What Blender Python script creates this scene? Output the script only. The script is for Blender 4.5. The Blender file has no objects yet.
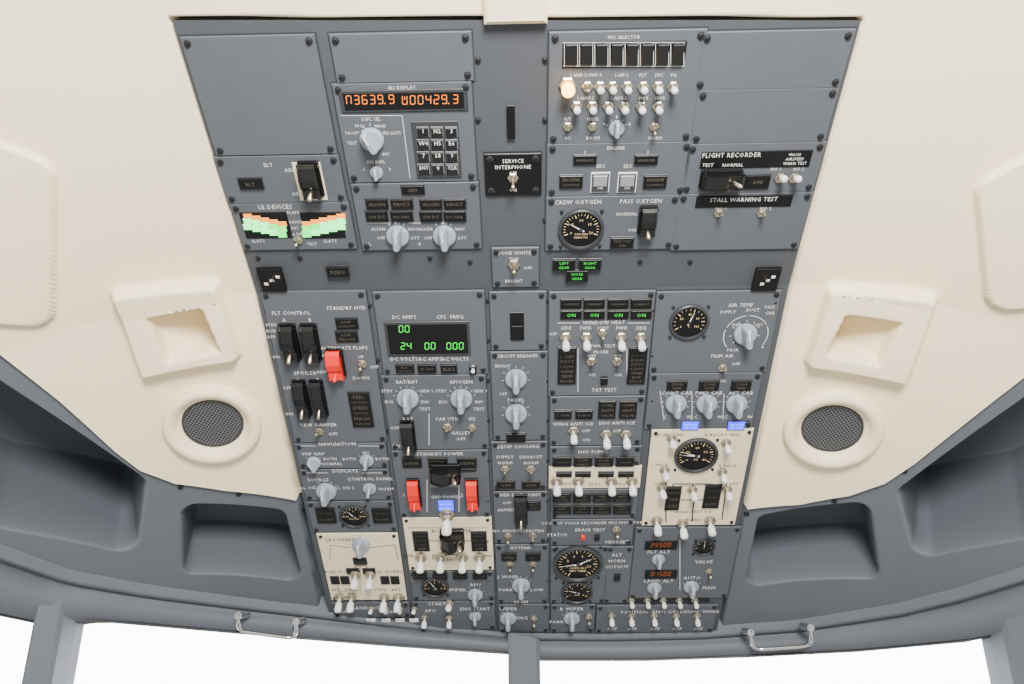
import bpy, math, numpy as np
from mathutils import Matrix, Vector
scene=bpy.context.scene
# ------------------------------------------------------------------ camera
FPX=683.0; PITCH=math.radians(40); YAW=math.radians(1.2)
C=Vector((0,0,1.15))
R=Vector((math.cos(YAW),math.sin(YAW),0))
F=Vector((-math.sin(YAW)*math.cos(PITCH),math.cos(YAW)*math.cos(PITCH),math.sin(PITCH)))
UP=R.cross(F)
cd=bpy.data.cameras.new('camera'); cd.lens=24; cd.sensor_width=36; cd.clip_start=0.02
cam=bpy.data.objects.new('camera',cd); scene.collection.objects.link(cam)
cam.matrix_world=Matrix(((R.x,UP.x,-F.x,C.x),(R.y,UP.y,-F.y,C.y),(R.z,UP.z,-F.z,C.z),(0,0,0,1)))
scene.camera=cam
def ray(px,py): return F+R*((px-512)/FPX)+UP*((342-py)/FPX)
# ------------------------------------------------------------------ geometry of the cockpit ceiling
YC=0.555; ZC=1.694; TA=math.radians(10.7); TF=math.radians(19.4)
def base(x,y):
    x=np.abs(np.asarray(x,float)); y=np.asarray(y,float); dy=y-YC
    z=np.where(dy<0,ZC-dy*math.tan(TA),ZC-dy*math.tan(TF))
    d=np.maximum(x-0.31,0)
    return z-0.1*d-0.9*d*d
def hit(px,py,dz=0.0):
    r=ray(px,py)
    def g(t):
        p=C+r*t; return p.z-(float(base(p.x,p.y))+dz)
    t0=0.2; t=t0
    while t<4:
        if g(t+0.02)>=0: break
        t+=0.02
    a,b=t,t+0.02
    for _ in range(30):
        m=(a+b)/2
        if g(m)<0:a=m
        else:b=m
    return C+r*((a+b)/2)
def frame_at(p):
    e=1e-3
    gx=(float(base(p.x+e,p.y))-float(base(p.x-e,p.y)))/(2*e); gy=(float(base(p.x,p.y+e))-float(base(p.x,p.y-e)))/(2*e)
    n=Vector((gx,gy,-1)).normalized()      # towards cockpit
    u=Vector((1,0,gx)).normalized(); v=n.cross(u)
    return Matrix(((u.x,v.x,n.x,p.x),(u.y,v.y,n.y,p.y),(u.z,v.z,n.z,p.z),(0,0,0,1)))
class Plane:
    def __init__(s,th):
        s.U=Vector((1,0,0)); s.V=Vector((0,-math.cos(th),math.sin(th))); s.N=s.U.cross(s.V); s.O=Vector((0,YC,ZC))
        s.M=Matrix(((s.U.x,s.V.x,s.N.x,s.O.x),(s.U.y,s.V.y,s.N.y,s.O.y),(s.U.z,s.V.z,s.N.z,s.O.z),(0,0,0,1)))
    def uv(s,px,py,n):
        r=ray(px,py); o=s.O+s.N*n; t=(o-C).dot(s.N)/r.dot(s.N); p=C+r*t-o
        return p.dot(s.U),p.dot(s.V)
PA=Plane(TA); PF=Plane(TF)
def pl(py): return PA if py<290 else PF
# ------------------------------------------------------------------ materials
def lin(c): return tuple(((v/255)/12.92 if v/255<=0.04045 else ((v/255+0.055)/1.055)**2.4) for v in c)
MATS={}
def mat(name,rgb,rough=0.5,metal=0,emit=None,es=0,noise=0.0,bump=0.0,nscale=40,spec=0.5):
    m=bpy.data.materials.new(name); m.use_nodes=True; nt=m.node_tree; b=nt.nodes['Principled BSDF']
    c=lin(rgb); b.inputs['Base Color'].default_value=(*c,1); b.inputs['Roughness'].default_value=rough; b.inputs['Metallic'].default_value=metal
    b.inputs['Specular IOR Level'].default_value=spec
    if emit: b.inputs['Emission Color'].default_value=(*lin(emit),1); b.inputs['Emission Strength'].default_value=es
    if noise or bump:
        tc=nt.nodes.new('ShaderNodeTexCoord'); nz=nt.nodes.new('ShaderNodeTexNoise'); nz.inputs['Scale'].default_value=nscale; nz.inputs['Detail'].default_value=4
        nt.links.new(tc.outputs['Object'],nz.inputs['Vector'])
        if noise:
            mx=nt.nodes.new('ShaderNodeMix'); mx.data_type='RGBA'
            mx.inputs['A'].default_value=(*[v*(1-noise) for v in c],1); mx.inputs['B'].default_value=(*[min(1,v*(1+noise)) for v in c],1)
            nt.links.new(nz.outputs['Fac'],mx.inputs['Factor']); nt.links.new(mx.outputs['Result'],b.inputs['Base Color'])
        if bump:
            n2=nt.nodes.new('ShaderNodeTexNoise'); n2.inputs['Scale'].default_value=900; nt.links.new(tc.outputs['Object'],n2.inputs['Vector'])
            bp=nt.nodes.new('ShaderNodeBump'); bp.inputs['Strength'].default_value=bump; bp.inputs['Distance'].default_value=0.0005
            nt.links.new(n2.outputs['Fac'],bp.inputs['Height']); nt.links.new(bp.outputs['Normal'],b.inputs['Normal'])
    MATS[name]=m; return m
mat('cream',(242,226,192),0.6,noise=0.03,bump=0.12,nscale=8,spec=0.3)
mat('liner',(86,91,99),0.6,noise=0.06,bump=0.2,nscale=10,spec=0.35)
mat('basep',(66,69,74),0.55,noise=0.06,bump=0.1,spec=0.3)
mat('gray',(77,81,87),0.5,noise=0.06,bump=0.1,spec=0.3)
mat('ivory',(216,203,175),0.5,noise=0.03)
mat('black',(7,7,8),0.4,spec=0.3)
mat('blackg',(12,12,13),0.3)
mat('face',(4,4,5),0.5,spec=0.3)
mat('white',(235,235,230),0.5)
mat('legend',(212,212,210),0.6)
mat('gmark',(225,200,150),0.6)
mat('dim',(84,78,66),0.6)
mat('knob',(142,150,162),0.4)
mat('metal',(190,180,162),0.3,1.0)
mat('screw',(42,44,48),0.4,0.6)
mat('red',(222,22,10),0.4)
mat('cap',(214,214,214),0.35)
mat('orange',(190,80,5),0.5,emit=(255,142,8),es=1.5)
mat('odim',(120,50,5),0.5,emit=(255,120,20),es=0.35)
mat('green',(20,150,50),0.5,emit=(25,255,60),es=1.0)
mat('amberl',(230,130,30),0.5,emit=(255,150,40),es=1.6)
mat('lgreen',(120,230,150),0.5,emit=(80,255,120),es=2.6)
mat('lg2',(60,220,100),0.5,emit=(30,255,80),es=1.8)
mat('blue',(4,20,235),0.5,emit=(0,22,255),es=3.4)
mat('warm',(255,210,120),0.5,emit=(255,190,80),es=10)
mat('wlit',(190,205,255),0.5,emit=(150,180,255),es=2.4)
mat('smoke',(120,124,128),0.4)
mat('chrome',(215,215,215),0.15,1.0)
mat('bezel',(44,46,49),0.4)
# perforated grille
def grille():
    m=mat('grille',(100,100,100),0.5,0.3); nt=m.node_tree; b=nt.nodes['Principled BSDF']
    tc=nt.nodes.new('ShaderNodeTexCoord'); vo=nt.nodes.new('ShaderNodeTexVoronoi'); vo.inputs['Scale'].default_value=280; vo.inputs['Randomness'].default_value=0
    vo.voronoi_dimensions='2D'
    rt=nt.nodes.new('ShaderNodeVectorRotate'); rt.rotation_type='Z_AXIS'; rt.inputs['Angle'].default_value=math.radians(45)
    rp=nt.nodes.new('ShaderNodeValToRGB'); rp.color_ramp.elements[0].position=0.34; rp.color_ramp.elements[0].color=(0.008,0.008,0.008,1)
    rp.color_ramp.elements[1].position=0.42; rp.color_ramp.elements[1].color=(*lin((96,98,102)),1)
    nt.links.new(tc.outputs['Object'],rt.inputs['Vector']); nt.links.new(rt.outputs['Vector'],vo.inputs['Vector']); nt.links.new(vo.outputs['Distance'],rp.inputs['Fac']); nt.links.new(rp.outputs['Color'],b.inputs['Base Color'])
grille()
def glassmat():
    m=bpy.data.materials.new('glass'); m.use_nodes=True; nt=m.node_tree; nt.nodes.clear()
    o=nt.nodes.new('ShaderNodeOutputMaterial'); t=nt.nodes.new('ShaderNodeBsdfTransparent'); g=nt.nodes.new('ShaderNodeBsdfGlossy'); g.inputs['Roughness'].default_value=0.02
    mx=nt.nodes.new('ShaderNodeMixShader'); mx.inputs[0].default_value=0.04
    nt.links.new(t.outputs[0],mx.inputs[1]); nt.links.new(g.outputs[0],mx.inputs[2]); nt.links.new(mx.outputs[0],o.inputs[0]); MATS['glass']=m
glassmat()
# ------------------------------------------------------------------ mesh builder
class MB:
    def __init__(s): s.v=[];s.f=[];s.m=[];s.names=[];s.sm=[]
    def mi(s,n):
        if n not in s.names: s.names.append(n)
        return s.names.index(n)
    def add(s,vs,fs,m,smooth=False):
        o=len(s.v); s.v+= [tuple(x) for x in vs]; k=s.mi(m)
        for f in fs: s.f.append([i+o for i in f]); s.m.append(k); s.sm.append(smooth)
    def loft(s,rings,m,cap0=False,cap1=True,smooth=False,closed=True,captm=None):
        n=len(rings[0]); vs=[p for r in rings for p in r]; fs=[]
        for i in range(len(rings)-1):
            for j in range(n if closed else n-1):
                a=i*n+j; b=i*n+(j+1)%n; fs.append([a,b,b+n,a+n])
        s.add(vs,fs,m,smooth)
        if cap0: s.add(rings[0][::-1],[list(range(n))],m)
        if cap1: s.add(rings[-1],[list(range(n))],captm or m)
    def box(s,u0,v0,u1,v1,n0,n1,m,bev=0.0,top=None):
        if u0>u1:u0,u1=u1,u0
        if v0>v1:v0,v1=v1,v0
        q=lambda i,n:[(u0+i,v0+i,n),(u1-i,v0+i,n),(u1-i,v1-i,n),(u0+i,v1-i,n)]
        r=[q(0,n0),q(0,n1-bev),q(bev,n1)] if bev else [q(0,n0),q(0,n1)]
        s.loft(r,m,captm=top)
    def quad(s,u0,v0,u1,v1,n,m): s.add([(u0,v0,n),(u1,v0,n),(u1,v1,n),(u0,v1,n)],[[0,1,2,3]],m)
    def line(s,u0,v0,u1,v1,w,n,m):
        d=Vector((u1-u0,v1-v0)); 
        if d.length<1e-7:return
        d.normalize(); a=Vector((-d.y,d.x))*w/2
        s.add([(u0-a.x,v0-a.y,n),(u0+a.x,v0+a.y,n),(u1+a.x,v1+a.y,n),(u1-a.x,v1-a.y,n)],[[3,2,1,0]],m)
    def tube(s,pts,r,m,seg=10):
        rings=[]; pts=[Vector(p) for p in pts]
        for i,p in enumerate(pts):
            t=(pts[min(i+1,len(pts)-1)]-pts[max(i-1,0)]).normalized()
            a=t.orthogonal().normalized() if i==0 else (pa-t*pa.dot(t)).normalized()
            pa=a; b=t.cross(a)
            rr=r[i] if isinstance(r,(list,tuple)) else r
            rings.append([tuple(p+a*math.cos(2*math.pi*k/seg)*rr+b*math.sin(2*math.pi*k/seg)*rr) for k in range(seg)])
        s.loft(rings,m,cap0=True,smooth=True)
    def mesh(s,name):
        me=bpy.data.meshes.new(name); me.from_pydata(s.v,[],s.f)
        for n in s.names: me.materials.append(MATS[n])
        me.polygons.foreach_set('material_index',s.m); me.polygons.foreach_set('use_smooth',s.sm); me.update(); return me
def circ(u,v,r,n,seg=28): return [(u+r*math.cos(2*math.pi*k/seg),v+r*math.sin(2*math.pi*k/seg),n) for k in range(seg)]
def rrect(w,h,r,n,cu=0,cv=0,k=5):
    o=[]
    for cx,cy,a0 in ((w/2-r,h/2-r,0),(-w/2+r,h/2-r,90),(-w/2+r,-h/2+r,180),(w/2-r,-h/2+r,270)):
        for i in range(k):
            a=math.radians(a0+90*i/(k-1)); o.append((cu+cx+r*math.cos(a),cv+cy+r*math.sin(a),n))
    return o
def obj(name,me,M=None,parent=None):
    o=bpy.data.objects.new(name,me); scene.collection.objects.link(o)
    if parent: o.parent=parent
    if M is not None: o.matrix_basis=M
    return o
# ------------------------------------------------------------------ text
TC={}
def tmesh(s):
    if s in TC: return TC[s]
    c=bpy.data.curves.new('t','FONT'); c.body=s; c.size=1; c.resolution_u=1; c.align_x='CENTER'; c.align_y='CENTER'; c.space_character=1.12
    o=bpy.data.objects.new('t',c); scene.collection.objects.link(o); bpy.context.view_layer.update()
    dg=bpy.context.evaluated_depsgraph_get(); me=bpy.data.meshes.new_from_object(o.evaluated_get(dg))
    vs=[tuple(v.co) for v in me.vertices]; fs=[list(p.vertices) for p in me.polygons]
    bpy.data.objects.remove(o); bpy.data.curves.remove(c); bpy.data.meshes.remove(me)
    if vs:
        cy=(min(v[1] for v in vs)+max(v[1] for v in vs))/2; cx=(min(v[0] for v in vs)+max(v[0] for v in vs))/2
        vs=[(v[0]-cx,v[1]-cy) for v in vs]
    TC[s]=(vs,fs); return TC[s]
def text(mb,s,u,v,n,h,m,sx=1.0):
    vs,fs=tmesh(s); k=h/0.70
    mb.add([(u+a*k*sx,v+b*k,n) for a,b in vs],fs,m)
SEG={'0':'abcdef','1':'bc','2':'abged','3':'abgcd','4':'fgbc','5':'afgcd','6':'afgedc','7':'abc','8':'abcdefg','9':'abcdfg','N':'abcef','W':'fedcbh'}
def segs(mb,s,u,v,n,w,h,pitch,m,th=None):
    th=th or w*0.2; tot=sum(0.4 if c=='.' else 1 for c in s)*pitch; x=u-tot/2
    for c in s:
        if c=='.': mb.line(x-pitch*.12,v-h/2,x+pitch*.1,v-h/2,th*1.2,n,m); x+=pitch*.4; continue
        cx=x+pitch/2; a,b=w/2,h/2; g=th*.35; sl=0.08*h
        P={'a':((-a,b),(a,b)),'b':((a,b),(a,0)),'c':((a,0),(a,-b)),'d':((-a,-b),(a,-b)),'e':((-a,0),(-a,-b)),'f':((-a,b),(-a,0)),'g':((-a,0),(a,0)),'h':((0,b*.9),(0,0))}
        for k in SEG[c]:
            (x0,y0),(x1,y1)=P[k]; d=Vector((x1-x0,y1-y0)).normalized()*g
            x0+=d.x;y0+=d.y;x1-=d.x;y1-=d.y
            mb.line(cx+x0+sl*y0/h,v+y0,cx+x1+sl*y1/h,v+y1,th,n,m)
        x+=pitch
# ================================================================== CEILING LINER
def hxy(pts): return [(hit(*p).x,hit(*p).y) for p in pts]
bl=[(-250,200),(-120,275),(0,355),(60,402),(115,452),(140,471),(175,484),(225,491),(305,503)]
br=[(742,511),(800,505),(850,496),(885,484),(915,464),(960,428),(1024,378),(1130,300),(1250,220)]
B=sorted(hxy(bl+br)); Lp=[(-200,470),(-60,530),(0,553),(70,578),(150,592),(250,605),(350,617),(430,627),(500,634),(523,635),(600,636),(700,634),(800,626),(900,610),(960,595),(1024,575),(1080,552),(1220,490)]
Lh=sorted(hxy(Lp))
def interp(P): 
    a=np.array([p[0] for p in P]); b=np.array([p[1] for p in P]); return lambda x:np.interp(x,a,b)
yb=interp(B); yf=interp(Lh)
def inset(P,r):
    P=[Vector(p) for p in P]; ar=sum(P[i].x*P[(i+1)%len(P)].y-P[(i+1)%len(P)].x*P[i].y for i in range(len(P)))
    if ar<0:P=P[::-1]
    n=len(P); L=[]
    for i in range(n):
        a,b=P[i],P[(i+1)%n]; d=(b-a).normalized(); nn=Vector((-d.y,d.x)); L.append((a+nn*r,d))
    o=[]
    for i in range(n):
        p,d=L[i-1]; q,e=L[i]; cr=d.x*e.y-d.y*e.x; w=q-p; t=(w.x*e.y-w.y*e.x)/cr; o.append(p+d*t)
    return o
def sdpoly(P,x,y):
    n=len(P); d=np.full(x.shape,1e9); ins=np.zeros(x.shape,bool)
    for i in range(n):
        a,b=P[i],P[(i+1)%n]; ex,ey=b.x-a.x,b.y-a.y; wx,wy=x-a.x,y-a.y
        t=np.clip((wx*ex+wy*ey)/(ex*ex+ey*ey),0,1); d=np.minimum(d,np.hypot(wx-ex*t,wy-ey*t))
        c=((a.y<=y)&(b.y>y))|((b.y<=y)&(a.y>y)); 
        if abs(ey)>1e-9: ins^=c&(x<a.x+ex*(y-a.y)/ey)
    return np.where(ins,-d,d)
def sst(a,b,s): t=np.clip((s-a)/(b-a),0,1); return t*t*(3-2*t)
FEAT=[]
def feat(px,r,depth,w0,w1,slope=None): # depth>0 into ceiling ; wall from s=w1 (outside) to s=w0 (inside)
    P=hxy(px); FEAT.append((inset(P,r),r,depth,w0,w1,slope))
feat([(167,17),(865,17),(792,290),(720,645),(325,645),(253,290)],0.001,0.017,-0.002,0.0)   # opening for the panel
# raised liner plates
feat([(-120,100),(57,162),(55,328),(-120,322)],0.02,-0.007,-0.003,0.0)
feat([(1150,95),(973,182),(986,312),(1150,300)],0.02,-0.007,-0.003,0.0)
# reading-light housings: raised surround + sunk pocket
feat([(106,288),(219,277),(244,358),(141,377)],0.010,-0.018,-0.006,0.0)
feat([(826,281),(943,291),(908,383),(801,364)],0.010,-0.018,-0.006,0.0)
feat([(148,312),(205,302),(224,346),(168,358)],0.003,0.085,-0.005,0.0,(1,0))
feat([(843,308),(901,316),(878,360),(822,349)],0.003,0.085,-0.005,0.0,(-1,0))
# stowage recesses in grey liner
feat([(182,508),(283,514),(302,586),(184,577)],0.016,0.10,-0.012,0.002)
feat([(760,520),(869,506),(879,582),(746,591)],0.016,0.10,-0.012,0.002)
feat([(-150,290),(0,386),(144,483),(134,558),(0,530),(-150,480)],0.016,0.17,-0.014,0.002)
feat([(1180,290),(1024,403),(900,493),(918,562),(1024,541),(1180,480)],0.016,0.17,-0.014,0.002)
XS=np.arange(-0.93,0.9301,0.002); nc=len(XS)
n1,n2=330,240
T1=np.linspace(0,1,n1); T2=np.linspace(0,1,n2)
ybx=np.minimum(yb(XS),yf(XS)-0.02); yfx=yf(XS)
Y1=0.10+(ybx[None,:]-0.10)*T1[:,None]; Y2=ybx[None,:]+(yfx-ybx)[None,:]*T2[:,None]
def surf(Y,off):
    X=np.repeat(XS[None,:],Y.shape[0],0); Z=base(X,Y); e=1e-3
    gx=(base(X+e,Y)-base(X-e,Y))/(2*e); gy=(base(X,Y+e)-base(X,Y-e))/(2*e); ln=np.sqrt(gx*gx+gy*gy+1)
    D=np.full(X.shape,off)
    for P,r,dep,w0,w1,sl in FEAT:
        s=sdpoly(P,X,Y)-r; k=1-sst(w0,w1,s)
        if sl:
            cx=sum(p.x for p in P)/len(P); cy=sum(p.y for p in P)/len(P)
            dd=np.clip(0.55+((X-cx)*sl[0]*12-(Y-cy)*6),0.2,1.0); D=D+dep*k*dd
        else: D=D+dep*k
    return np.stack([X-gx/ln*D,Y-gy/ln*D,Z+D/ln],-1)
def gridmesh(parts):
    vs=[];fs=[];ms=[];o=0
    for k,G in enumerate(parts):
        r,c=G.shape[:2]; vs.append(G.reshape(-1,3)); i=np.arange(r-1)[:,None]*c+np.arange(c-1)[None,:]+o
        q=np.stack([i,i+c,i+c+1,i+1],-1).reshape(-1,4); fs.append(q); ms.append(np.full(len(q),k)); o+=r*c
    V=np.concatenate(vs);Fa=np.concatenate(fs);Ms=np.concatenate(ms)
    me=bpy.data.meshes.new('ceiling'); me.vertices.add(len(V)); me.vertices.foreach_set('co',V.ravel())
    me.loops.add(Fa.size); me.loops.foreach_set('vertex_index',Fa.ravel().astype(np.int32)); me.polygons.add(len(Fa))
    me.polygons.foreach_set('loop_start',np.arange(0,Fa.size,4,dtype=np.int32)); me.polygons.foreach_set('material_index',Ms.astype(np.int32))
    me.polygons.foreach_set('use_smooth',np.ones(len(Fa),bool)); me.update(calc_edges=True); me.validate(); return me
G1=surf(Y1,0.0); G2=surf(Y2,0.006)
edge=np.stack([G1[-1],G2[0]],0)
me=gridmesh([G1,G2,edge]); me.materials.append(MATS['cream']); me.materials.append(MATS['liner']); me.materials.append(MATS['cream'])
ceil=obj('ceiling',me)
# rear part of ceiling above the camera
mb=MB(); vs=[];fs=[]
xx=np.linspace(-0.93,0.93,40); yy=np.linspace(-0.6,0.101,10)
for y in yy:
    for x in xx: vs.append((x,y,float(base(x,y))))
for j in range(9):
    for i in range(39): a=j*40+i; fs.append([a,a+40,a+41,a+1])
mb.add(vs,fs,'cream',True); obj('ceiling_rear',mb.mesh('ceiling_rear'))
# round air vents
for px,py in ((213,423),(832,428)):
    p=hit(px,py); M=frame_at(p); mb=MB()
    prof=[(0.058,-0.004),(0.0575,0.009),(0.055,0.0125),(0.050,0.0135),(0.045,0.012),(0.0415,0.006),(0.039,0.0035),(0.0370,0.003),(0.0360,-0.004),(0.034,-0.004)]
    mb.loft([circ(0,0,r,n,64) for r,n in prof],'cream',cap1=False,smooth=True)
    mb.loft([circ(0,0,0.0365,0.0005,64),circ(0,0,0.0355,0.0028,64),circ(0,0,0.0335,0.0018,64)],'bezel',cap1=True,captm='grille')
    obj('air_vent_grille',mb.mesh('air_vent_grille'),M)
# cream block at top of panel
mb=MB(); u0,v0=PA.uv(484,26,0.012); u1,v1=PA.uv(548,-25,0.012)
mb.box(u0,v0,u1,v1,-0.005,0.010,'cream',0.003); obj('trim_1',mb.mesh('trim'),PA.M)
# ================================================================== WINDOW HEADER, POSTS, GLASS
Wp=[(-200,560),(-60,598),(0,611),(38,619),(82,613),(190,623),(300,633),(400,641),(505,648),(523,651),(541,655),(650,655),(760,651),(870,645),(985,634),(1024,626),(1080,612),(1220,570)]
def along(P,x): return float(np.interp(x,[p[0] for p in P],[p[1] for p in P]))
DZ=-0.03
sx=sorted(set(list(range(-200,1221,20))+[p[0] for p in Wp]))
rows=[[] for _ in range(7)]
for x in sx:
    l=hit(x,along(Lp,x)); w=hit(x,along(Wp,x),DZ)
    rows[0].append(l+Vector((0,0.0,0.05))); rows[1].append(l+Vector((0,-0.005,-0.003))); rows[2].append(l+Vector((0,0.003,-0.008))); rows[3].append(l+Vector((0,0.014,0.006)))
    rows[4].append(l*0.4+w*0.6+Vector((0,0.0,0.004))); rows[5].append(w); rows[6].append(w+Vector((0,0.05,0.004)))
mb=MB(); mb.loft([[tuple(p) for p in r] for r in rows],'liner',cap1=False,smooth=True,closed=False)
wallf=obj('wall_front',mb.mesh('header'))
DV=Vector((0,0.40,-1))
def wpt(x): return hit(x,along(Wp,x),DZ)
def post(name,xa,xb,dep=0.05):
    a=wpt(xa);b=wpt(xb); up=-DV*0.02; mb=MB(); d=Vector((0,dep,0)); e=(b-a)*0.12; f=Vector((0,-0.004,0))
    ring=lambda o:[tuple(a+d+o),tuple(a+o),tuple(a+e+f+o),tuple(b-e+f+o),tuple(b+o),tuple(b+d+o)]
    mb.loft([ring(up),ring(DV*0.5)],'liner',cap1=False,closed=True); obj(name,mb.mesh(name))
post('trim_2',508,540); post('trim_3',34,64); post('trim_4',1002,1036)
for i,(xa,xb) in enumerate(((64,508),(540,1002),(-200,34),(1036,1220))):
    xs=[xa+(xb-xa)*k/10 for k in range(11)]; o=Vector((0,0.03,0.004)); mb=MB()
    t=[wpt(x)+o for x in xs]; mb.loft([[tuple(p) for p in t],[tuple(p+DV*0.5) for p in t]],'glass',cap1=False,closed=False)
    # rubber seal along the top
    g=[[tuple(p+q) for p in t] for q in (Vector((0,-0.004,0.006)),Vector((0,-0.004,-0.004)),Vector((0,0.002,-0.004)))]
    mb.loft(g,'bezel',cap1=False,closed=False)
    obj('window_%d'%(i+1),mb.mesh('window'))
mb=MB(); xs=list(range(-200,1221,40)); t=[wpt(x)+DV*0.5 for x in xs]
mb.loft([[tuple(p+Vector((0,0.05,0))) for p in t],[tuple(p+Vector((0,-0.12,0))) for p in t],[tuple(p+Vector((0,-0.14,-0.06))) for p in t]],'bezel',cap1=False,closed=False)
obj('glareshield',mb.mesh('glareshield'),None,wallf)
# grab handles
for pts in (((238,616),(238,631),(296,639),(296,622)),((751,633),(753,650),(812,646),(811,628))):
    q=[hit(px,py,DZ-0.012) for px,py in pts]; b0=q[0]+Vector((0,0.03,0.012)); b1=q[3]+Vector((0,0.03,0.012))
    def rnd(a,b,c,k=5,r=0.25):
        p=b+(a-b)*r; s=b+(c-b)*min(r,(a-b).length*r/(c-b).length); return [ (p*(1-t)**2+b*2*t*(1-t)+s*t*t) for t in [i/k for i in range(k+1)]]
    path=[b0,q[0]]+rnd(q[0],q[1],q[2],r=.45)+rnd(q[3],q[2],q[1],r=.45)[::-1]+[q[3],b1]
    mb=MB(); mb.tube(path,0.0028,'chrome',12)
    for e in (q[0],q[3]): mb.tube([e+Vector((0,0.0,0.0)),e+Vector((0,0.03,0.012))],0.0052,'chrome',12)
    obj('grab_handle',mb.mesh('grab_handle'))
# ================================================================== OVERHEAD PANEL
panel=bpy.data.objects.new('overhead_instrument_panel',None); scene.collection.objects.link(panel)
H=0.003
plates={PA:MB(),PF:MB()}; leg={PA:MB(),PF:MB()}; ann={PA:MB(),PF:MB()}
def S(x,y,P=None):
    P=P or pl(y); return abs(P.uv(x+1,y,H)[0]-P.uv(x-1,y,H)[0])/2
def SV(x,y,P=None):
    P=P or pl(y); return abs(P.uv(x,y+1,H)[1]-P.uv(x,y-1,H)[1])/2
aL=PA.uv(172,21,0); aR=PA.uv(861,21,0)
cl=PF.uv(256,290,0)[0]; cr=PF.uv(788,290,0)[0]
plates[PA].loft([[(aL[0],aL[1],n),(cl,0,n),(cr,0,n),(aR[0],aR[1],n)] for n in (-0.03,0.0)],'basep')
bl_=PF.uv(329,614,0); bm1=PF.uv(410,628,0); bm=PF.uv(497,635,0); br_=PF.uv(716,635,0)
plates[PF].loft([[(cl,0,n),(bl_[0],bl_[1],n),(bm1[0],bm1[1],n),(bm[0],bm[1],n),(br_[0],br_[1],n),(cr,0,n)] for n in (-0.03,0.0)],'basep')
def screw(P,u,v,r=0.0032,n=H):
    mb=plates[P]; mb.loft([circ(u,v,r*1.25,n,14),circ(u,v,r*1.15,n+0.0006,14)],'bezel'); mb.loft([circ(u,v,r*.95,n,14),circ(u,v,r*.9,n+0.0018,14),circ(u,v,r*.6,n+0.0022,14)],'screw')
    mb.line(u-r*.5,v-r*.5,u+r*.5,v+r*.5,r*.25,n+0.0023,'black')
def mod(x0,y0,x1,y1,m='gray',sc=True):
    P=pl((y0+y1)/2); u0,v0=P.uv(x0,y0,H); u1,v1=P.uv(x1,y1,H)
    plates[P].box(u0-.0013,v1-.0013,u1+.0013,v0+.0013,0,0.0004,'bezel')
    plates[P].box(u0,v1,u1,v0,0,H,m,0.0008)
    if sc:
        e=0.0055
        for u in (u0+e,u1-e):
            for v in (v0-e,v1+e): screw(P,u,v,0.0028 if m!='ivory' else 0.0022)
def rect(x,y,w,h):
    P=pl(y); ua=P.uv(x-w/2,y,H)[0]; ub=P.uv(x+w/2,y,H)[0]; va=P.uv(x,y+h/2,H)[1]; vb=P.uv(x,y-h/2,H)[1]; return P,ua,va,ub,vb
TS=0.60
def t(x,y,s,h=4,m='legend',n=H+0.0004,sx=0.92):
    P=pl(y); u,v=P.uv(x,y,n); text(leg[P],s,u,v,n,h*TS*SV(x,y,P),m,sx)
def L(x0,y0,x1,y1,m='legend',w=0.6,n=H+0.0003):
    P=pl(y0); a=P.uv(x0,y0,n); b=P.uv(x1,y1,n); leg[P].line(a[0],a[1],b[0],b[1],w*S(x0,y0,P),n,m)
def PL(pts,m='legend',w=0.6):
    for a,b in zip(pts,pts[1:]): L(*a,*b,m=m,w=w)
def BX(x,y,w,h,m='black',hh=0.002,bev=0.0006,n=H):
    P,ua,va,ub,vb=rect(x,y,w,h); ann[P].box(ua,va,ub,vb,n,n+hh,m,bev)
def A(x,y,w,h,s='',m='dim',col='black'):
    BX(x,y,w,h,'bezel',0.0012,0.0003); P,ua,va,ub,vb=rect(x,y,w-1.6,h-1.6); ann[P].box(ua,va,ub,vb,H,H+0.0028,col,0.0007)
    ls=[q for q in s.split('/') if q]; k=len(ls)
    if not k: return
    hh=(vb-va); lh=hh/(k+0.4); 
    for i,q in enumerate(ls):
        vs,_=tmesh(q); wd=(max(a for a,b in vs)-min(a for a,b in vs))/0.70
        th=min(lh*0.56,(ub-ua)*0.75/max(wd,.1),3.6*SV(x,y,P)); text(ann[P],q,(ua+ub)/2,vb-hh*0.2/(k+.4)-lh*(i+0.5),H+0.0031,th,m)
MC={}
def place(name,key,fn,P,x,y,sc,ang=0,h=0.006):
    if key not in MC:
        mb=MB(); fn(mb); MC[key]=mb.mesh(name)
    u,v=P.uv(x,y,H+h); o=obj(name,MC[key],P.M@Matrix.Translation((u,v,H))@Matrix.Rotation(math.radians(ang),4,'Z')@Matrix.Scale(sc,4)); return o
def knobfn(mb):
    mb.loft([circ(0,0,1,0),circ(0,0,1,.25),circ(0,0,.93,.38),circ(0,0,.78,.45)],'knob',smooth=False)
    mb.loft([rrect(.85,2.1,.3,.3,0,.08),rrect(.62,2.0,.28,1.1,0,.12),rrect(.52,1.9,.25,1.4,0,.12),rrect(.36,1.7,.17,1.48,0,.12)],'knob',smooth=False)
    mb.box(-.05,.1,.05,1.0,1.44,1.51,'white')
def K(x,y,r,ang=0,ticks=None,name='rotary_knob'):
    P=pl(y); sc=r*S(x,y); place(name,'knob',knobfn,P,x,y,sc,ang,h=sc*0.6)
    u,v=P.uv(x,y,H+sc*.6)
    for a in (ticks if ticks is not None else (-60,-30,0,30,60)):
        a=math.radians(a); s_,c_=math.sin(a),math.cos(a); leg[P].line(u+s_*sc*1.15,v+c_*sc*1.15,u+s_*sc*1.35,v+c_*sc*1.35,0.0006,H+0.0003,'legend')
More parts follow.
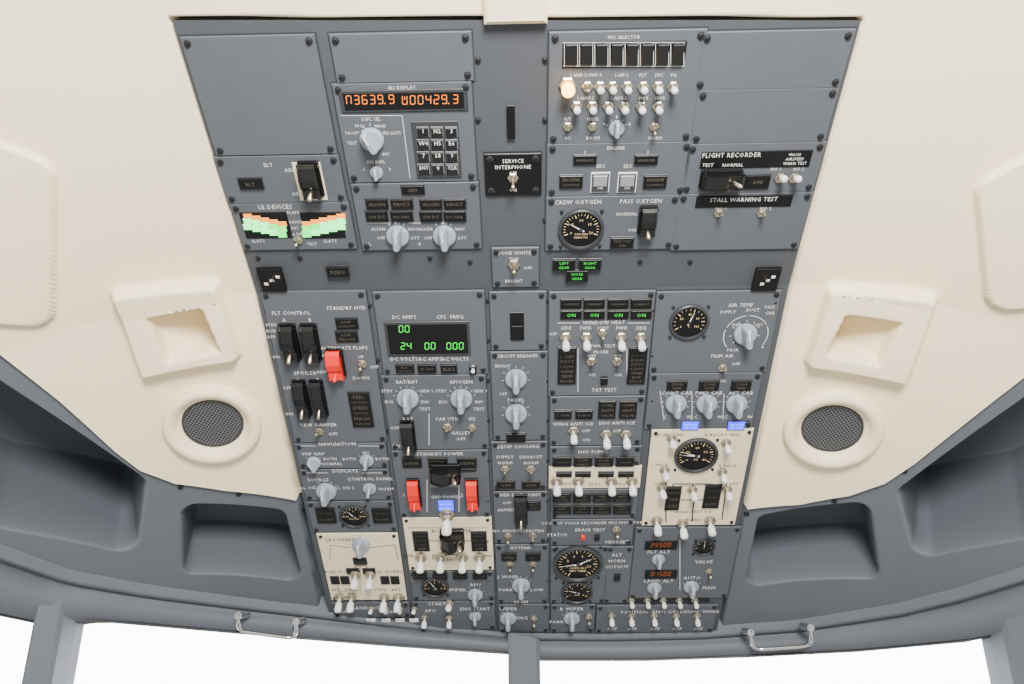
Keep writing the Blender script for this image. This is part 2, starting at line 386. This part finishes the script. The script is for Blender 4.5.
def togfn(kind,tilt):
    def fn(mb):
        a=math.radians(tilt); s_,c_=math.sin(a),math.cos(a); q=lambda l:(0,s_*l,c_*l+.15)
        mb.loft([circ(0,0,.85,0,6),circ(0,0,.85,.3,6),circ(0,0,.7,.4,6)],'metal')
        mb.loft([circ(0,0,.55,.3,12),circ(0,0,.45,.6,12)],'metal')
        if kind=='w': mb.tube([q(.2),q(.7),q(.8),q(1.1),q(1.9),q(2.15),q(2.25)],[.2,.22,.4,.5,.55,.45,.2],'cap',12)
        elif kind=='m': mb.tube([q(.2),q(.6),q(1.5),q(1.9),q(2.05)],[.22,.22,.33,.33,.15],'metal',12)
        elif kind=='lit': mb.tube([q(.2),q(.7),q(.8),q(1.6),q(1.8)],[.3,.3,.6,.65,.3],'warm',12)
    return fn
def TG(x,y,s=8,kind='w',tilt=-25):
    P=pl(y); sc=s*S(x,y)*.95; place('toggle_switch','tg%s%d'%(kind,tilt),togfn(kind,tilt),P,x,y,sc,0,h=sc*1.2)
def GU(x,y,w,h,col='blackg',ang=0):
    P=pl(y); W=w*S(x,y); Hh=h*SV(x,y); r=Hh/W
    if abs(ang)>45: W=h*SV(x,y); Hh=w*S(x,y); r=Hh/W
    def fn(mb):
        mb.loft([rrect(1,r,.08,0),rrect(1,r,.08,.12),rrect(.94,r-.06,.08,.18)],'blackg')
        pr=[(.46*r,.15),(.5*r,.42),(.42*r,.62),(.12*r,.80),(-.1*r,.72),(-.2*r,.55),(-.46*r,.62),(-.5*r,.45),(-.47*r,.15)]
        rg=lambda u,k:[(u,v*k,.15+(n-.15)*k) for v,n in pr]
        mb.loft([rg(-.36,.9),rg(-.40,1),rg(-.30,1.0)],col,cap0=True); mb.loft([rg(.30,1.0),rg(.40,1),rg(.36,.9)],col)
        rg2=lambda u:[(u,v*.97,.15+(n-.15)*.93) for v,n in pr]; mb.loft([rg2(-.31),rg2(.31)],col)
        mb.loft([[(-.5,.40*r+.1*math.cos(a),.28+.1*math.sin(a)) for a in [k*math.pi/4 for k in range(8)]],[(.5,.40*r+.1*math.cos(a),.28+.1*math.sin(a)) for a in [k*math.pi/4 for k in range(8)]]],'blackg',cap0=True)
        mb.tube([(0,-.25*r,.5),(0,-.36*r,.95),(0,-.38*r,1.02)],[.1,.13,.06],'metal' if col!='red' else 'red',10)
    place('guarded_switch','g%s%.2f'%(col,r),fn,P,x,y,W,ang,h=W*.3)
def G(x,y,r,a0=-130,a1=130,needle=40,nt=20,nums=None,m='gmark',lab='',name='dial_gauge',second=None):
    P=pl(y); rr=r*S(x,y); mb=MB()
    mb.loft([circ(0,0,1.0,0,40),circ(0,0,1.0,.12,40),circ(0,0,.95,.16,40),circ(0,0,.88,.16,40),circ(0,0,.84,.06,40)],'bezel',captm='face')
    for k in range(nt+1):
        a=math.radians(a0+(a1-a0)*k/nt); big=k%(4 if nt>12 else 2)==0
        mb.line(math.sin(a)*(.6 if big else .68),math.cos(a)*(.6 if big else .68),math.sin(a)*.78,math.cos(a)*.78,.035 if big else .02,.068,m)
    nums=nums or []
    for i,s in enumerate(nums):
        a=math.radians(a0+(a1-a0)*i/max(1,len(nums)-1)); text(mb,s,math.sin(a)*.46,math.cos(a)*.46,.068,.12,m)
    for nd in (needle,second):
        if nd is None: continue
        a=math.radians(nd); s_,c_=math.sin(a),math.cos(a)
        mb.add([(-s_*.15-c_*.04,-c_*.15+s_*.04,.09),(-s_*.15+c_*.04,-c_*.15-s_*.04,.09),(s_*.7,c_*.7,.09)],[[0,1,2]],'white')
    mb.loft([circ(0,0,.09,.08,16),circ(0,0,.08,.12,16)],'bezel')
    for i,s in enumerate([q for q in lab.split('/') if q]): text(mb,s,0,-.22-.16*i,.069,.09,m)
    u,v=P.uv(x,y,H); obj(name,mb.mesh(name),P.M@Matrix.Translation((u,v,H))@Matrix.Scale(rr,4))
    for a in (45,135,225,315):
        q=math.radians(a); screw(P,u+math.cos(q)*rr*1.22,v+math.sin(q)*rr*1.22,0.0018)
# ------------------------------------------------------------------ modules, aft
for a in [(179,37,337,154),(213,157,347,202),(229,204,357,249),(328,34,474,81),(331,84,477,181),(350,184,482,249),
          (491,248,539,287),(549,32,691,142),(547,144,685,195),(546,197,673,249),(702,32,840,88),(698,90,825,142),(688,144,813,192),(679,194,798,249)]: mod(*a)
mod(484,154,541,195,'black')
# ------------------------------------------------------------------ modules, forward
for a in [(260,292,387,442),(294,444,389,468),(299,470,393,500),(306,502,398,532),(331,603,411,617),
          (372,292,488,374),(381,376,489,449),(391,451,491,517),(409,572,495,600),(412,602,496,629),
          (489,292,546,350),(490,352,547,440),(491,442,547,490),(493,492,547,543),(495,545,548,603),(498,605,549,632),
          (549,292,646,395),(550,397,641,445),(550,447,640,466),(551,490,636,518),(551,520,632,545),(551,547,605,603),(607,547,628,603),(551,605,594,632),
          (657,292,766,372),(650,374,752,428),(636,528,727,598),(597,606,713,632)]: mod(*a)
mod(316,534,407,600,'ivory'); mod(402,518,494,570,'ivory'); mod(549,467,640,488,'ivory',False); mod(652,430,735,525,'ivory')
# ---- mic selector / audio panel
BX(624,54,123,25,'black',0.0015)
for i in range(8):
    x=571+i*15.2; BX(x,54,11.5,21,'blackg',0.0035,0.0008)
    for q in ((x-6.6,43.5,x-6.6,65),(x+6.6,43.5,x+6.6,65)): L(*q,n=H+0.0019,w=.5)
    A(x,48,5,3)
L(563,42.5,685,42.5,n=H+0.0019,w=.5);L(563,66,685,66,n=H+0.0019,w=.5)
t(624,37,'MIC SELECTOR',5.8); t(586,75,'1-VHF-2-VHF-3',5.8); t(622,75,'1-HF-2',5.8); t(643,75,'FLT',5.8); t(659,75,'SVC',5.8); t(674,75,'PA',5.8)
TG(568,89,11,'lit',0)
for x in (588,600.5,613,628,644,659,674): TG(x,89,7,'m' if x<600 else 'w',0)
t(586,98,'1-NAV-2',5.4); t(619,98,'1-ADF-2',5.4); t(644,98,'MKR',5.4); t(660,98,'SPKR',5.4)
for x in (577,593,609,625,642,659): TG(x,109,7,'w',0)
for x,tl in ((568,25),(593,25),(655,-20)): TG(x,129,6,'m',tl)
K(617,130,8,0,(-70,-35,35,70)); t(568,119,'R/T',5.4);t(593,119,'MASK',5.4);t(568,138,'I/C',5.4);t(593,138,'BOOM',5.4);t(655,138,'NORM',5.4); t(617,117,'B',5); t(604,124,'V',5);t(630,124,'R',5)
# ---- engine
t(616,148,'ENGINE',5.6); t(585,152,'1',5.6);t(648,152,'2',5.6); A(585,159,24,11,'REVERSER'); A(646,159,24,11,'REVERSER'); t(601,166,'EEC',5.6);t(628,166,'EEC',5.6)
A(571,181,24,14,'ENGINE/CONTROL');A(655,181,24,14,'ENGINE/CONTROL')
for x in (600,627):
    BX(x,182,19,20,'legend',0.0012,0.0003); BX(x,182,17,18,'bezel',0.0022,0.0003); BX(x,180,14,11,'smoke',0.0033,0.0008); t(x,188,'ON',4,n=H+0.0026)
# ---- oxygen
t(578,202,'CREW OXYGEN',6.8);t(641,201,'PASS OXYGEN',6.8); G(581,229,23,-110,110,-60,20,['0','5','10','15','20'],lab='OXYGEN/PRESS PSI',name='oxygen_pressure_gauge')
t(627,214,'NORMAL',5.5);t(632,230,'ON',5.5);GU(648,222,18,28);A(622,242,24,12,'PASS OXY/ON')
# ---- flight recorder
BX(756,159,110,17,'black',0.001); n_=H+0.0014
t(732,155,'FLIGHT RECORDER',7.4,n=n_); t(708,165,'TEST',5.6,n=n_);t(733,165,'NORMAL',5.6,n=n_)
for i,s in enumerate(('MACH','AIRSPEED','WARN TEST')): t(795,154.5+i*4.4,s,4.6,n=n_)
GU(722,181,42,18,ang=90);A(757,181,26,15,'OFF');TG(782,181,7,'w',20);TG(796,181,7,'w',20)
t(776,169,'NO 1',5);t(799,169,'NO 2',5)
BX(744,201,96,12,'black',0.001); t(744,199.5,'STALL WARNING TEST',6.8,n=n_);t(721,208.5,'NO 1',5);t(766,208.5,'NO 2',5);TG(720,216,6,'m',20);TG(763,216,6,'m',20)
# ---- ELT
t(268,165,'ELT',6.5);t(290,170,'ARM',6.5);t(296,194,'ON',6);A(251,183,25,12,'ELT');BX(310,181,28,38,'ivory',0.0012);GU(310,181,21,35)
# ---- LE devices
t(275,207,'LE DEVICES',7);t(293,212.5,'FLAPS',5)
BX(266,225,47,26,'black',0.001);BX(323,225,41,26,'black',0.001)
for i in range(5):
    for sx_,x0 in ((1,248),(-1,341)):
        x=x0+sx_*i*8.6; y=215.5+i*1.9
        BX(x,y,8.6,4.4,'amberl',0.0016,0.0002); BX(x,y+5,8.6,5.4,'lgreen' if i<3 else 'lg2',0.0016,0.0002)
        if y+11<237: BX(x,y+10.8,8.6,5.8,'lgreen' if i<4 else 'lg2',0.0016,0.0002)
for i,s in enumerate(('TRANSIT','EXT','FULL EXT')): t(295,222+i*6,s,4.4)
t(258,241,'SLATS',5);t(330,241,'SLATS',5);TG(297,243,6,'m',0);t(312,244,'TEST',4.5)
# ---- IRS display
t(402,87.5,'IRS DISPLAY',6); BX(404,100,128,22,'bezel',0.0018); BX(404,100,120,17,'face',0.0024,0.0003)
for x,y,s,m_,w_,h_,p_ in ((370,99.5,'N3639.9','orange',4.6,8.4,7.9),(430,99.5,'W00429.3','orange',4.6,8.4,7.9),):
    P=pl(y);u,v=P.uv(x,y,H+.0026); segs(leg[P],s,u,v,H+.0026,w_*S(x,y),h_*SV(x,y),p_*S(x,y),m_,.85*S(x,y))
t(371,119,'DSPL SEL',5.5);t(360,126,'PPOS',5);t(380,126,'WIND',5);t(351,133,'TK/GS',5);t(392,133,'HDG/STS',5);t(352,143,'TEST',5);t(386,154,'BRT',4.5)
K(371,142,12,25,(-60,-30,0,30,60)); K(376,174,6.5,0,()); t(376,162,'SYS DSPL',5);t(364,169,'L',4.5);t(390,169,'R',4.5)
L(340,115.5,402,115.5);L(402,115.5,410,178)
BX(437,149,46,57,'bezel',0.0015)
for j,row in enumerate((('1','N2','3'),('W4','H5','E6'),('7','S8','9'),('ENT','0','CLR'))):
    for i,s in enumerate(row):
        x=423+i*14.2+j*0.3; y=131+j*12.3; BX(x,y,12,10.2,'smoke',0.0022,0.0003); BX(x,y,11,9.2,'blackg',0.0040,0.0008); t(x,y,s if len(s)<2 else s,5.6 if len(s)>2 else 7,n=H+0.0044)
# ---- IRS mode
A(413,189,24,10,'GPS')
for x in (377,402,431,455):
    A(x,203,23,11,'ALIGN' if x in(377,431) else 'FAULT');A(x,215.5,23,12,'ON DC' if x in(377,431) else 'DC FAIL')
L(367,223,390,223);L(408,223,421,223);t(397,223,'IRS',5);t(444,223,'IRS',5)
for x in (397,444): t(x-19,229,'ALIGN',5);t(x+16,229,'NAV',5);t(x-16,238,'OFF',5);t(x+18,238,'ATT',5);K(x,239,11.5,5 if x>400 else -5)
t(370,244,'L',5);t(420,244,'R',5)
# ---- centre column aft
BX(511,122,8,34,'black',0.0008); 
t(513,161,'SERVICE',6.5);t(513,167,'INTERPHONE',6.5);t(513,173,'OFF',5);t(513,190,'ON',5);TG(513,181,7,'m',-25)
t(514,253,'DOME WHITE',5.5);t(514,259,'DIM',5);t(528,268,'OFF',5);t(514,281,'BRIGHT',5);TG(514,269,8,'m',0)
for x,y,s in ((564,264,'LEFT/GEAR'),(590,264,'RIGHT/GEAR'),(577,275,'NOSE/GEAR')): A(x,y,23,12,s,'green','face')
A(338,271,23,12,'PSEU')
for x in (272,766):
    BX(x,278,25,22,'black',0.004); 
    for k in (-6,1,8): BX(x+k*.8,279-k*.5,4,2.5,'cap',0.0045,0.0004)
    TG(x,279,5,'m',0)
for x,y in ((258,258),(300,258),(430,258),(470,262),(640,262),(690,262),(478,120),(545,120),(478,220),(545,220),(478,60),(545,60)): 
    P=pl(y);screw(P,*P.uv(x,y,0),0.0025,0)
# ================================================================ FORWARD
t(291,313,'FLT CONTROL',6);t(284,320,'A',6);t(310,320,'B',6)
for i,s in enumerate(('STBY','RUD','OFF')): t(271,325+i*6,s,5)
t(276,357,'ON',5);GU(289,344,17,36);GU(310,344,17,36)
t(346,308,'STANDBY HYD',6);A(347,323,23,12,'LOW/QUANTITY');A(347,336,23,12,'LOW/PRESSURE');t(344,348,'ALTERNATE FLAPS',5.6);GU(335,365,17,28,'red')
t(320,356,'OFF',5);t(321,372,'ARM',5);TG(361,367,6.5,'m',0);t(361,357,'UP',5);t(374,367,'OFF',5);t(361,378,'DOWN',5)
t(305,373,'SPOILER',6);t(298,380,'A',5.5);t(318,380,'B',5.5);GU(301,400,14,36);GU(318,400,14,36);t(287,388,'OFF',5);t(289,414,'ON',5)
A(361,409,22,36,'FEEL/DIFF PRESS/SPEED/TRIM FAIL/MACH/TRIM FAIL');TG(318,435,6,'m',20);t(318,425,'YAW DAMPER',5.4);t(333,434,'OFF',5)
t(337,444,'NAVIGATION',5.6);L(300,446,316,446);L(358,446,382,446)
t(313,454,'VHF NAV',5);t(366,453,'IRS',5);K(313,465,7,20,(-50,50));K(366,463,7,-10,(-50,50));t(330,459,'BOTH',4.6);t(332,464,'NORMAL',4.6);t(349,459,'BOTH',4.6);t(382,459,'BOTH',4.6)
t(345,471,'DISPLAYS',5.5);L(306,473,328,473);L(362,473,386,473);t(318,480,'SOURCE',5);t(370,479,'CONTROL PANEL',5);K(325,495,10,0);K(369,491,6.5,-15,(-50,50));t(308,488,'ALL ON 1',4.5);t(343,488,'ALL ON 2',4.5);t(386,489,'NORM',4.5)
A(326,515,20,16,'FUEL VALVE/CLOSED');A(382,515,20,16,'FUEL VALVE/CLOSED');G(354,516,15,-90,90,-40,10,['-40','0','40'],lab='FUEL TEMP',name='fuel_temperature_gauge')
# fuel (ivory)
bk='black'
K(360,548,9,0,()); t(340,540,'CROSSFEED',5,bk);A(360,561,14,7,'VALVE')
PL([(330,560),(330,545),(350,548)],bk);PL([(370,548),(395,545),(398,560)],bk);PL([(338,585),(338,592),(350,592)],bk);PL([(350,575),(356,566),(366,566),(372,575)],bk,1);L(360,566,360,595,bk)
for x in (335,345,385,395): A(x,580,9,8,'')
for x in (353,369): A(x,571,13,6,'LOW')
for x in (354,369): TG(x,580,7,'w',-25)
for x in (338,350,383,397): TG(x,603,7,'w',-25)
t(340,572,'FUEL PUMPS',4.5,bk);t(387,572,'FUEL PUMPS',4.5,bk);t(344,590,'AFT  FWD',4.5,bk);t(388,590,'FWD  AFT',4.5,bk)
for x in (344,390): t(x,612,'ON',4.5)
t(366,608,'LANDING',5)
for x in (371,386,400,414): BX(x,620,9,3,'cap',0.002); TG(x,612,4,'w',20)
# electric meters
t(404,317,'DC AMPS',6);t(441,317,'CPS',6);t(457,317,'FREQ',6);BX(428,338,84,34,'bezel',0.002);BX(428,338,79,30,'face',0.0026,0.0004)
for x,y,s in ((404,329,'00'),(406,346,'24'),(430,346,'00'),(455,346,'000')):
    P=pl(y);u,v=P.uv(x,y,H+.0029); segs(leg[P],s,u,v,H+.0029,3.8*S(x,y),6.4*SV(x,y),6.2*S(x,y),'green',1.0*S(x,y))
t(404,359,'DC VOLTS',5.8);t(430,359,'AC AMPS',5.8);t(455,359,'AC VOLTS',5.8)
A(405,368,19,10,'BAT/DISCHARGE');A(427,368,19,10,'TR UNIT');A(449,368,17,10,'ELEC');BX(473,369,7,7,'black',0.003);TG(473,370,4,'w',0)
t(407,382,'BAT/BAT',5.4);t(461,382,'APU/GEN',5.4)
for x in (407,461):
    t(x-20,391,'STBY',4.8);t(x+19,391,'GEN 1',4.8);t(x-18,402,'BUS',4.8);t(x+18,402,'INV',4.8);t(x+18,409,'TEST',4.8);K(x,402,11,0,(-75,-50,-25,0,25,50,75))
t(408,419,'BAT',5.6);t(395,428,'OFF',5);GU(408,438,14,30);t(447,419,'CAB UTIL',5.2);t(461,433,'GALLEY',5.2);t(461,439,'OFF',5);TG(447,431,6.5,'m',20);t(472,419,'IFE',5);TG(472,431,5.5,'m',20);L(429,414,429,445);t(396,446,'ON',5)
A(412,462,20,11,'DRIVE');A(438,462,20,11,'STANDBY/PWR OFF');A(467,462,20,11,'DRIVE');t(440,454,'STANDBY POWER',5.2);GU(445,475,30,15,ang=90);t(444,486,'OFF   AUTO',4.6)
A(468,469,17,4,'');GU(414,495,13,28,'red');GU(472,495,13,28,'red');t(404,495,'1',5);t(462,495,'2',5)
L(427,480,427,512);L(459,480,459,512);t(446,497,'GRD POWER',4.5)
A(446,505,17,12,'GRD POWER/AVAILABLE','wlit','blue');TG(446,521,10,'w',-40);TG(446,513,5,'m',-20)
# bus (ivory)
L(408,528,488,528,bk);GU(452,541,24,15,ang=90);A(421,541,16,20,'TRANSFER/BUS OFF/SOURCE/OFF');A(479,541,16,20,'TRANSFER/BUS OFF/SOURCE/OFF');L(429,541,440,541,bk,1);L(464,541,471,541,bk,1);L(421,551,421,560,bk,1);L(479,551,479,560,bk,1);t(452,531,'BUS TRANSFER',5,bk);t(450,552,'AUTO',4.5,bk)
PL([(433,560),(433,555),(467,555),(467,560)],bk,1)
for x in (420,440,462,479): TG(x,563,7.5,'w',-25)
t(410,556,'GEN 1',4.6,bk);t(488,556,'GEN 2',4.6,bk);t(451,560,'APU',4.6,bk)
for x in (420,440,460,480): A(x,575,15,8,'LOW OIL')
G(435,587,14,-100,100,-30,12,['0','4','8'],lab='EGT',name='apu_temperature_gauge');K(475,598,7.5,0);t(475,585,'APU',4.8);t(457,590,'WIPER',4.8);TG(449,608,6,'w',20)
t(437,604,'START',4.6);t(430,611,'APU',4.6);t(430,628,'ON',4.6)
for x in (424,449): TG(x,622,5,'w',-20)
K(475,619,6,0);t(475,609,'ENG START',4.4)
# centre column fwd
BX(517,326,14,28,'black',0.001);BX(517,332,11,14,'face',0.003)
t(517,356,'CIRCUIT BREAKER',5);t(503,366,'BRIGHT',4.4);K(516,382,11,0,(-100,-60,-30,0,30,60,100));t(516,400,'PANEL',5.4);t(503,394,'OFF',4.5);K(516,417,11,0,(-100,-60,-30,0,30,60,100));A(516,437,20,10,'')
t(518,447,'EQUIP COOLING',5);t(505,457,'SUPPLY',4.8);t(531,457,'EXHAUST',4.8);t(505,463,'NORM',4.6);t(531,463,'NORM',4.6);TG(505,473,6,'m',20);TG(531,473,6,'m',20);A(506,484,19,9,'OFF');A(531,484,19,9,'OFF')
t(520,495,'EMER EXIT LIGHTS',4.8);GU(521,512,13,30);A(534,505,14,10,'NOT/ARMED');t(507,503,'OFF',4.5);t(506,510,'ARMED',4.5);t(509,531,'NO SMOKING',4.4);t(535,531,'FASTEN',4.4)
TG(508,540,5.5,'m',0);TG(533,540,5.5,'m',20);A(509,556,16,9,'CALL');A(533,556,16,9,'');t(521,548,'ATTEND',4.6);TG(510,568,5,'m',0);TG(533,568,5,'m',0);K(521,589,9,0);t(508,577,'L WIPER',4.6);t(537,590,'LOW',4.6);t(506,590,'PARK',4.6);t(521,602,'HIGH',4.6)
K(508,622,8,0);t(508,609,'WIPER',4.8);t(524,618,'ENG 1',4.6);TG(534,623,5,'m',0)
# window heat
for x in (571,594,618,641): A(x,303,22,11,'OVERHEAT');A(x,314,22,10,'ON','green')
t(604,322.5,'WINDOW HEAT',5.8);t(566,328,'SIDE',5.4);t(586,328,'FWD',5.4);t(622,328,'FWD',5.4);t(641,328,'SIDE',5.4);t(553,334,'OFF',4.8);t(603,328,'OVHT',4.6);TG(603,336,6,'m',0);t(603,346,'PWR  TEST',5)
for x in (566,587,622,642): TG(x,341,7.5,'w',-25)
L(557,323,580,323);L(628,323,650,323);t(601,352,'PROBE',5)
A(567,365,19,38,'CAPT PITOT/L ELEV/PITOT/L ALPHA/VANE/TEMP/PROBE','dim');A(637,365,19,38,'F/O PITOT/R ELEV/PITOT/R ALPHA/VANE/AUX/PITOT')
for x in (592,618): TG(x,365,6.5,'m',20); t(x,356,'OFF',4.6)
BX(604,380,7,7,'black',0.004);t(604,390,'TAT TEST',5.5);PL([(578,348),(578,392)]);PL([(627,348),(627,385)])
t(592,375,'ON',4.6);t(618,375,'ON',4.6)
A(563,414,18,10,'L VALVE');A(584,414,18,10,'R VALVE');A(607,409,18,19,'COWL/ANTI/VALVE');A(628,409,18,19,'COWL/ANTI/VALVE')
t(573,424,'WING ANTI ICE',5.2);t(617,423,'ENG ANTI ICE',5.2);TG(574,435,7,'w',-25);TG(607,439,7.5,'w',-25);TG(627,439,7.5,'w',-25);t(586,431,'OFF',4.6);t(617,431,'OFF',4.6);t(586,440,'ON',4.6)
for x in (562,583,604,625): A(x,461,19,11,'OVERHEAT' if x in(562,625) else 'LOW/PRESS')
t(593,452,'HYD PUMPS',5)
for x in (564,583,606,626): A(x,474,16,6,'')
for x in (557,579,612,633): TG(x,486,7.5,'w',-25)
t(568,484,'ENG 1',4.6,bk);t(595,484,'ELEC',4.6,bk);t(623,484,'ENG 2',4.6,bk)
for x in (562,582,602,622): A(x,497,19,10,'FWD/ENTRY');A(x,509,19,10,'AFT/CARGO')
t(592,523,'COCKPIT VOICE RECORDER MIC MONITOR',4.3);t(557,535,'STATUS',4.8);t(583,530,'ERASE',4.8);t(599,530,'TEST',4.8);BX(583,537,4,4,'red',0.003);BX(597,537,5,5,'black',0.003);t(617,542,'HEADSET',4.6);TG(617,534,6,'m',0)
G(578,563,25,-150,150,60,25,['0','1','2','3','5','10','20','50'],lab='CABIN ALT/DIFF PRESS',name='cabin_altitude_gauge',second=-100)
G(577,592,16,-120,120,-70,12,['0','1','2','4'],lab='CLIMB',name='cabin_climb_gauge')
t(617,555,'ALT',4.8);t(617,561,'HORN',4.8);t(617,567,'CUTOUT',4.6);BX(617,577,6,6,'black',0.003)
K(572,622,8,0);t(572,609,'R WIPER',4.8);t(557,622,'PARK',4.6);TG(589,621,5,'m',0)
# air temp
G(689,322,20,-120,120,20,14,['0','20','40','60','100'],lab='C',name='duct_temperature_gauge')
t(741,305,'AIR TEMP',6);t(770,307,'PASS',5);t(770,313,'CAB',5);t(728,312,'SUPPLY',5);t(753,310,'DUCT',5);t(737,325,'FWD',4.5);t(759,325,'AFT',4.5);t(733,350,'PACK',4.5);t(763,347,'R',4.5)
K(747,337,11.5,10,(-135,-100,-60,-30,0,30,60,100,135))
uc,vc=PF.uv(747,337,H+.005); rr=22*S(747,337)
for k in range(36):
    if k%9==8: continue
    a0=math.radians(-130+k*7.2);a1=math.radians(-130+(k+1)*7.2)
    leg[PF].line(uc+rr*math.sin(a0),vc+rr*math.cos(a0),uc+rr*math.sin(a1),vc+rr*math.cos(a1),0.0008,H+0.0003,'legend')
TG(724,371,6,'m',20);t(722,356,'TRIM AIR',5.6);t(736,364,'OFF',5);t(722,381,'ON',5)
for x,s in ((677,'CONT CAB'),(709,'FWD CAB'),(741,'AFT CAB')): A(x,385,21,11,'ZONE/TEMP');t(x,393,s,5.8)
for x in (677,708,738): K(x,407,10.5,0,(-110,-80,-50,-20,20,50,80,110));t(x-12,417,'C',5);t(x+12,417,'W',5)
L(660,391,664,420);L(692,394,692,420);L(724,394,723,420)
A(690,425,18,9,'RAM DOOR/FULL OPEN','wlit','blue');A(736,425,18,9,'RAM DOOR/FULL OPEN','wlit','blue')
t(667,435,'L RECIRC FAN',4.8,bk);t(722,435,'R RECIRC FAN',4.8,bk)
G(696,455,22,-120,120,-70,20,['0','20','40','60','80'],lab='PSI',name='duct_pressure_gauge',second=-85)
for x,y in ((673,442),(728,447),(666,474),(724,476),(663,492),(694,494),(729,494)): TG(x,y,6.5,'w',-10)
A(673,498,15,24,'PACK/TRIP/OFF');A(712,496,17,24,'WING-BODY/OVERHEAT/BLEED');PL([(666,480),(666,522)],bk,1.2);PL([(727,480),(722,520)],bk,1.2);PL([(673,486),(673,484),(713,484),(713,486)],bk,1.2);PL([(681,500),(704,500)],bk,1.2);PL([(694,500),(692,522)],bk,1.2)
t(660,465,'L PACK',4.6,bk);t(728,466,'R PACK',4.6,bk);t(694,485,'ISOLATION',4.6,bk);t(659,484,'OFF',4.6,bk);t(734,484,'OFF',4.6,bk);t(693,512,'WING ANTI ICE',4.4,bk)
for x,y in ((658,526),(684,529),(712,526)): TG(x,y,7.5,'w',-25)
t(694,520,'BLEED',4.6,bk)
P=PF
for y,s in ((545,'25500'),(574,'01500')):
    BX(661,y,32,8,'face',0.002,0.0004); u,v=PF.uv(661,y,H+.0022); segs(leg[PF],s,u,v,H+.0022,2.2*S(661,y),3.8*SV(661,y),4.2*S(661,y),'odim',.5*S(661,y))
t(659,552,'FLT ALT',5.2);t(659,581,'LAND ALT',5)
G(704,547,11,-100,100,0,8,lab='',name='valve_position_gauge');K(659,562,6.5,0,());K(655,591,7,0,(-50,50));K(692,590,7.5,0);t(704,562,'VALVE',5);TG(710,575,5,'m',0);t(692,578,'AUTO',5);t(709,588,'MAN',4.8)
L(680,540,680,590)
BX(672,600,76,3,'black',0.001);
for x in (632,648,664,680,696): TG(x,604,4.5,'w',0)
t(670,612,'POSITION  ANTI COLLISION  WING',4.6)
for x in (612,632,655,677,698): TG(x,620,5,'w',-20); t(x,629,'OFF',4.4)
# small fasteners on the frame rails
for P,pts in ((PF,[(488,300+i*40) for i in range(8)]+[(547,300+i*40) for i in range(8)]+[(652,310+i*45) for i in range(3)]+[(370,305),(378,360),(388,430),(775,302),(762,366),(748,420)]),):
    for x,y in pts: screw(P,*P.uv(x,y,0),0.0022,H*.3)
for nm,d in (('module_plates',plates),('engraved_legends',leg),('annunciator_lights',ann)):
    for P in (PA,PF): obj(nm,d[P].mesh(nm),P.M,panel)
# liner edge fasteners
for x,y in ((180,490),(238,497),(303,509),(748,517),(835,504),(905,474),(870,489)):
    p=hit(x,y); mb=MB(); mb.loft([circ(0,0,.0035,-.010,16),circ(0,0,.0035,-.0045,16),circ(0,0,.002,-.004,16)],'screw'); obj('liner_screw',mb.mesh('screw'),frame_at(p),ceil)
# ================================================================== LIGHT
w=bpy.data.worlds.new('world'); scene.world=w; w.use_nodes=True; nt=w.node_tree; bg=nt.nodes['Background']
tc=nt.nodes.new('ShaderNodeTexCoord'); sp=nt.nodes.new('ShaderNodeSeparateXYZ'); nt.links.new(tc.outputs['Generated'],sp.inputs[0])
# bright hazy sky ahead of the aircraft, dim interior glow below / behind
mr=nt.nodes.new('ShaderNodeMapRange'); mr.inputs['From Min'].default_value=0.1; mr.inputs['From Max'].default_value=0.5; nt.links.new(sp.outputs['Y'],mr.inputs['Value'])
mz=nt.nodes.new('ShaderNodeMapRange'); mz.inputs['From Min'].default_value=-0.12; mz.inputs['From Max'].default_value=0.05; nt.links.new(sp.outputs['Z'],mz.inputs['Value'])
mm=nt.nodes.new('ShaderNodeMath'); mm.operation='MULTIPLY'; nt.links.new(mr.outputs[0],mm.inputs[0]); nt.links.new(mz.outputs[0],mm.inputs[1])
mx=nt.nodes.new('ShaderNodeMix'); mx.data_type='RGBA'; mx.inputs['A'].default_value=(0.9,0.88,0.84,1); mx.inputs['B'].default_value=(13,13.2,13.6,1)
nt.links.new(mm.outputs[0],mx.inputs['Factor']); nt.links.new(mx.outputs['Result'],bg.inputs['Color']); bg.inputs['Strength'].default_value=1.0
def area(name,loc,target,size,power,col):
    l=bpy.data.lights.new(name,'AREA'); l.size=size; l.energy=power; l.color=col; o=bpy.data.objects.new(name,l); scene.collection.objects.link(o)
    o.location=loc; o.rotation_euler=(Vector(target)-Vector(loc)).to_track_quat('-Z','Y').to_euler()
area('cabin_lamp',(0.1,-0.5,1.38),(0,0.6,1.6),0.3,40,(1,0.97,0.92))
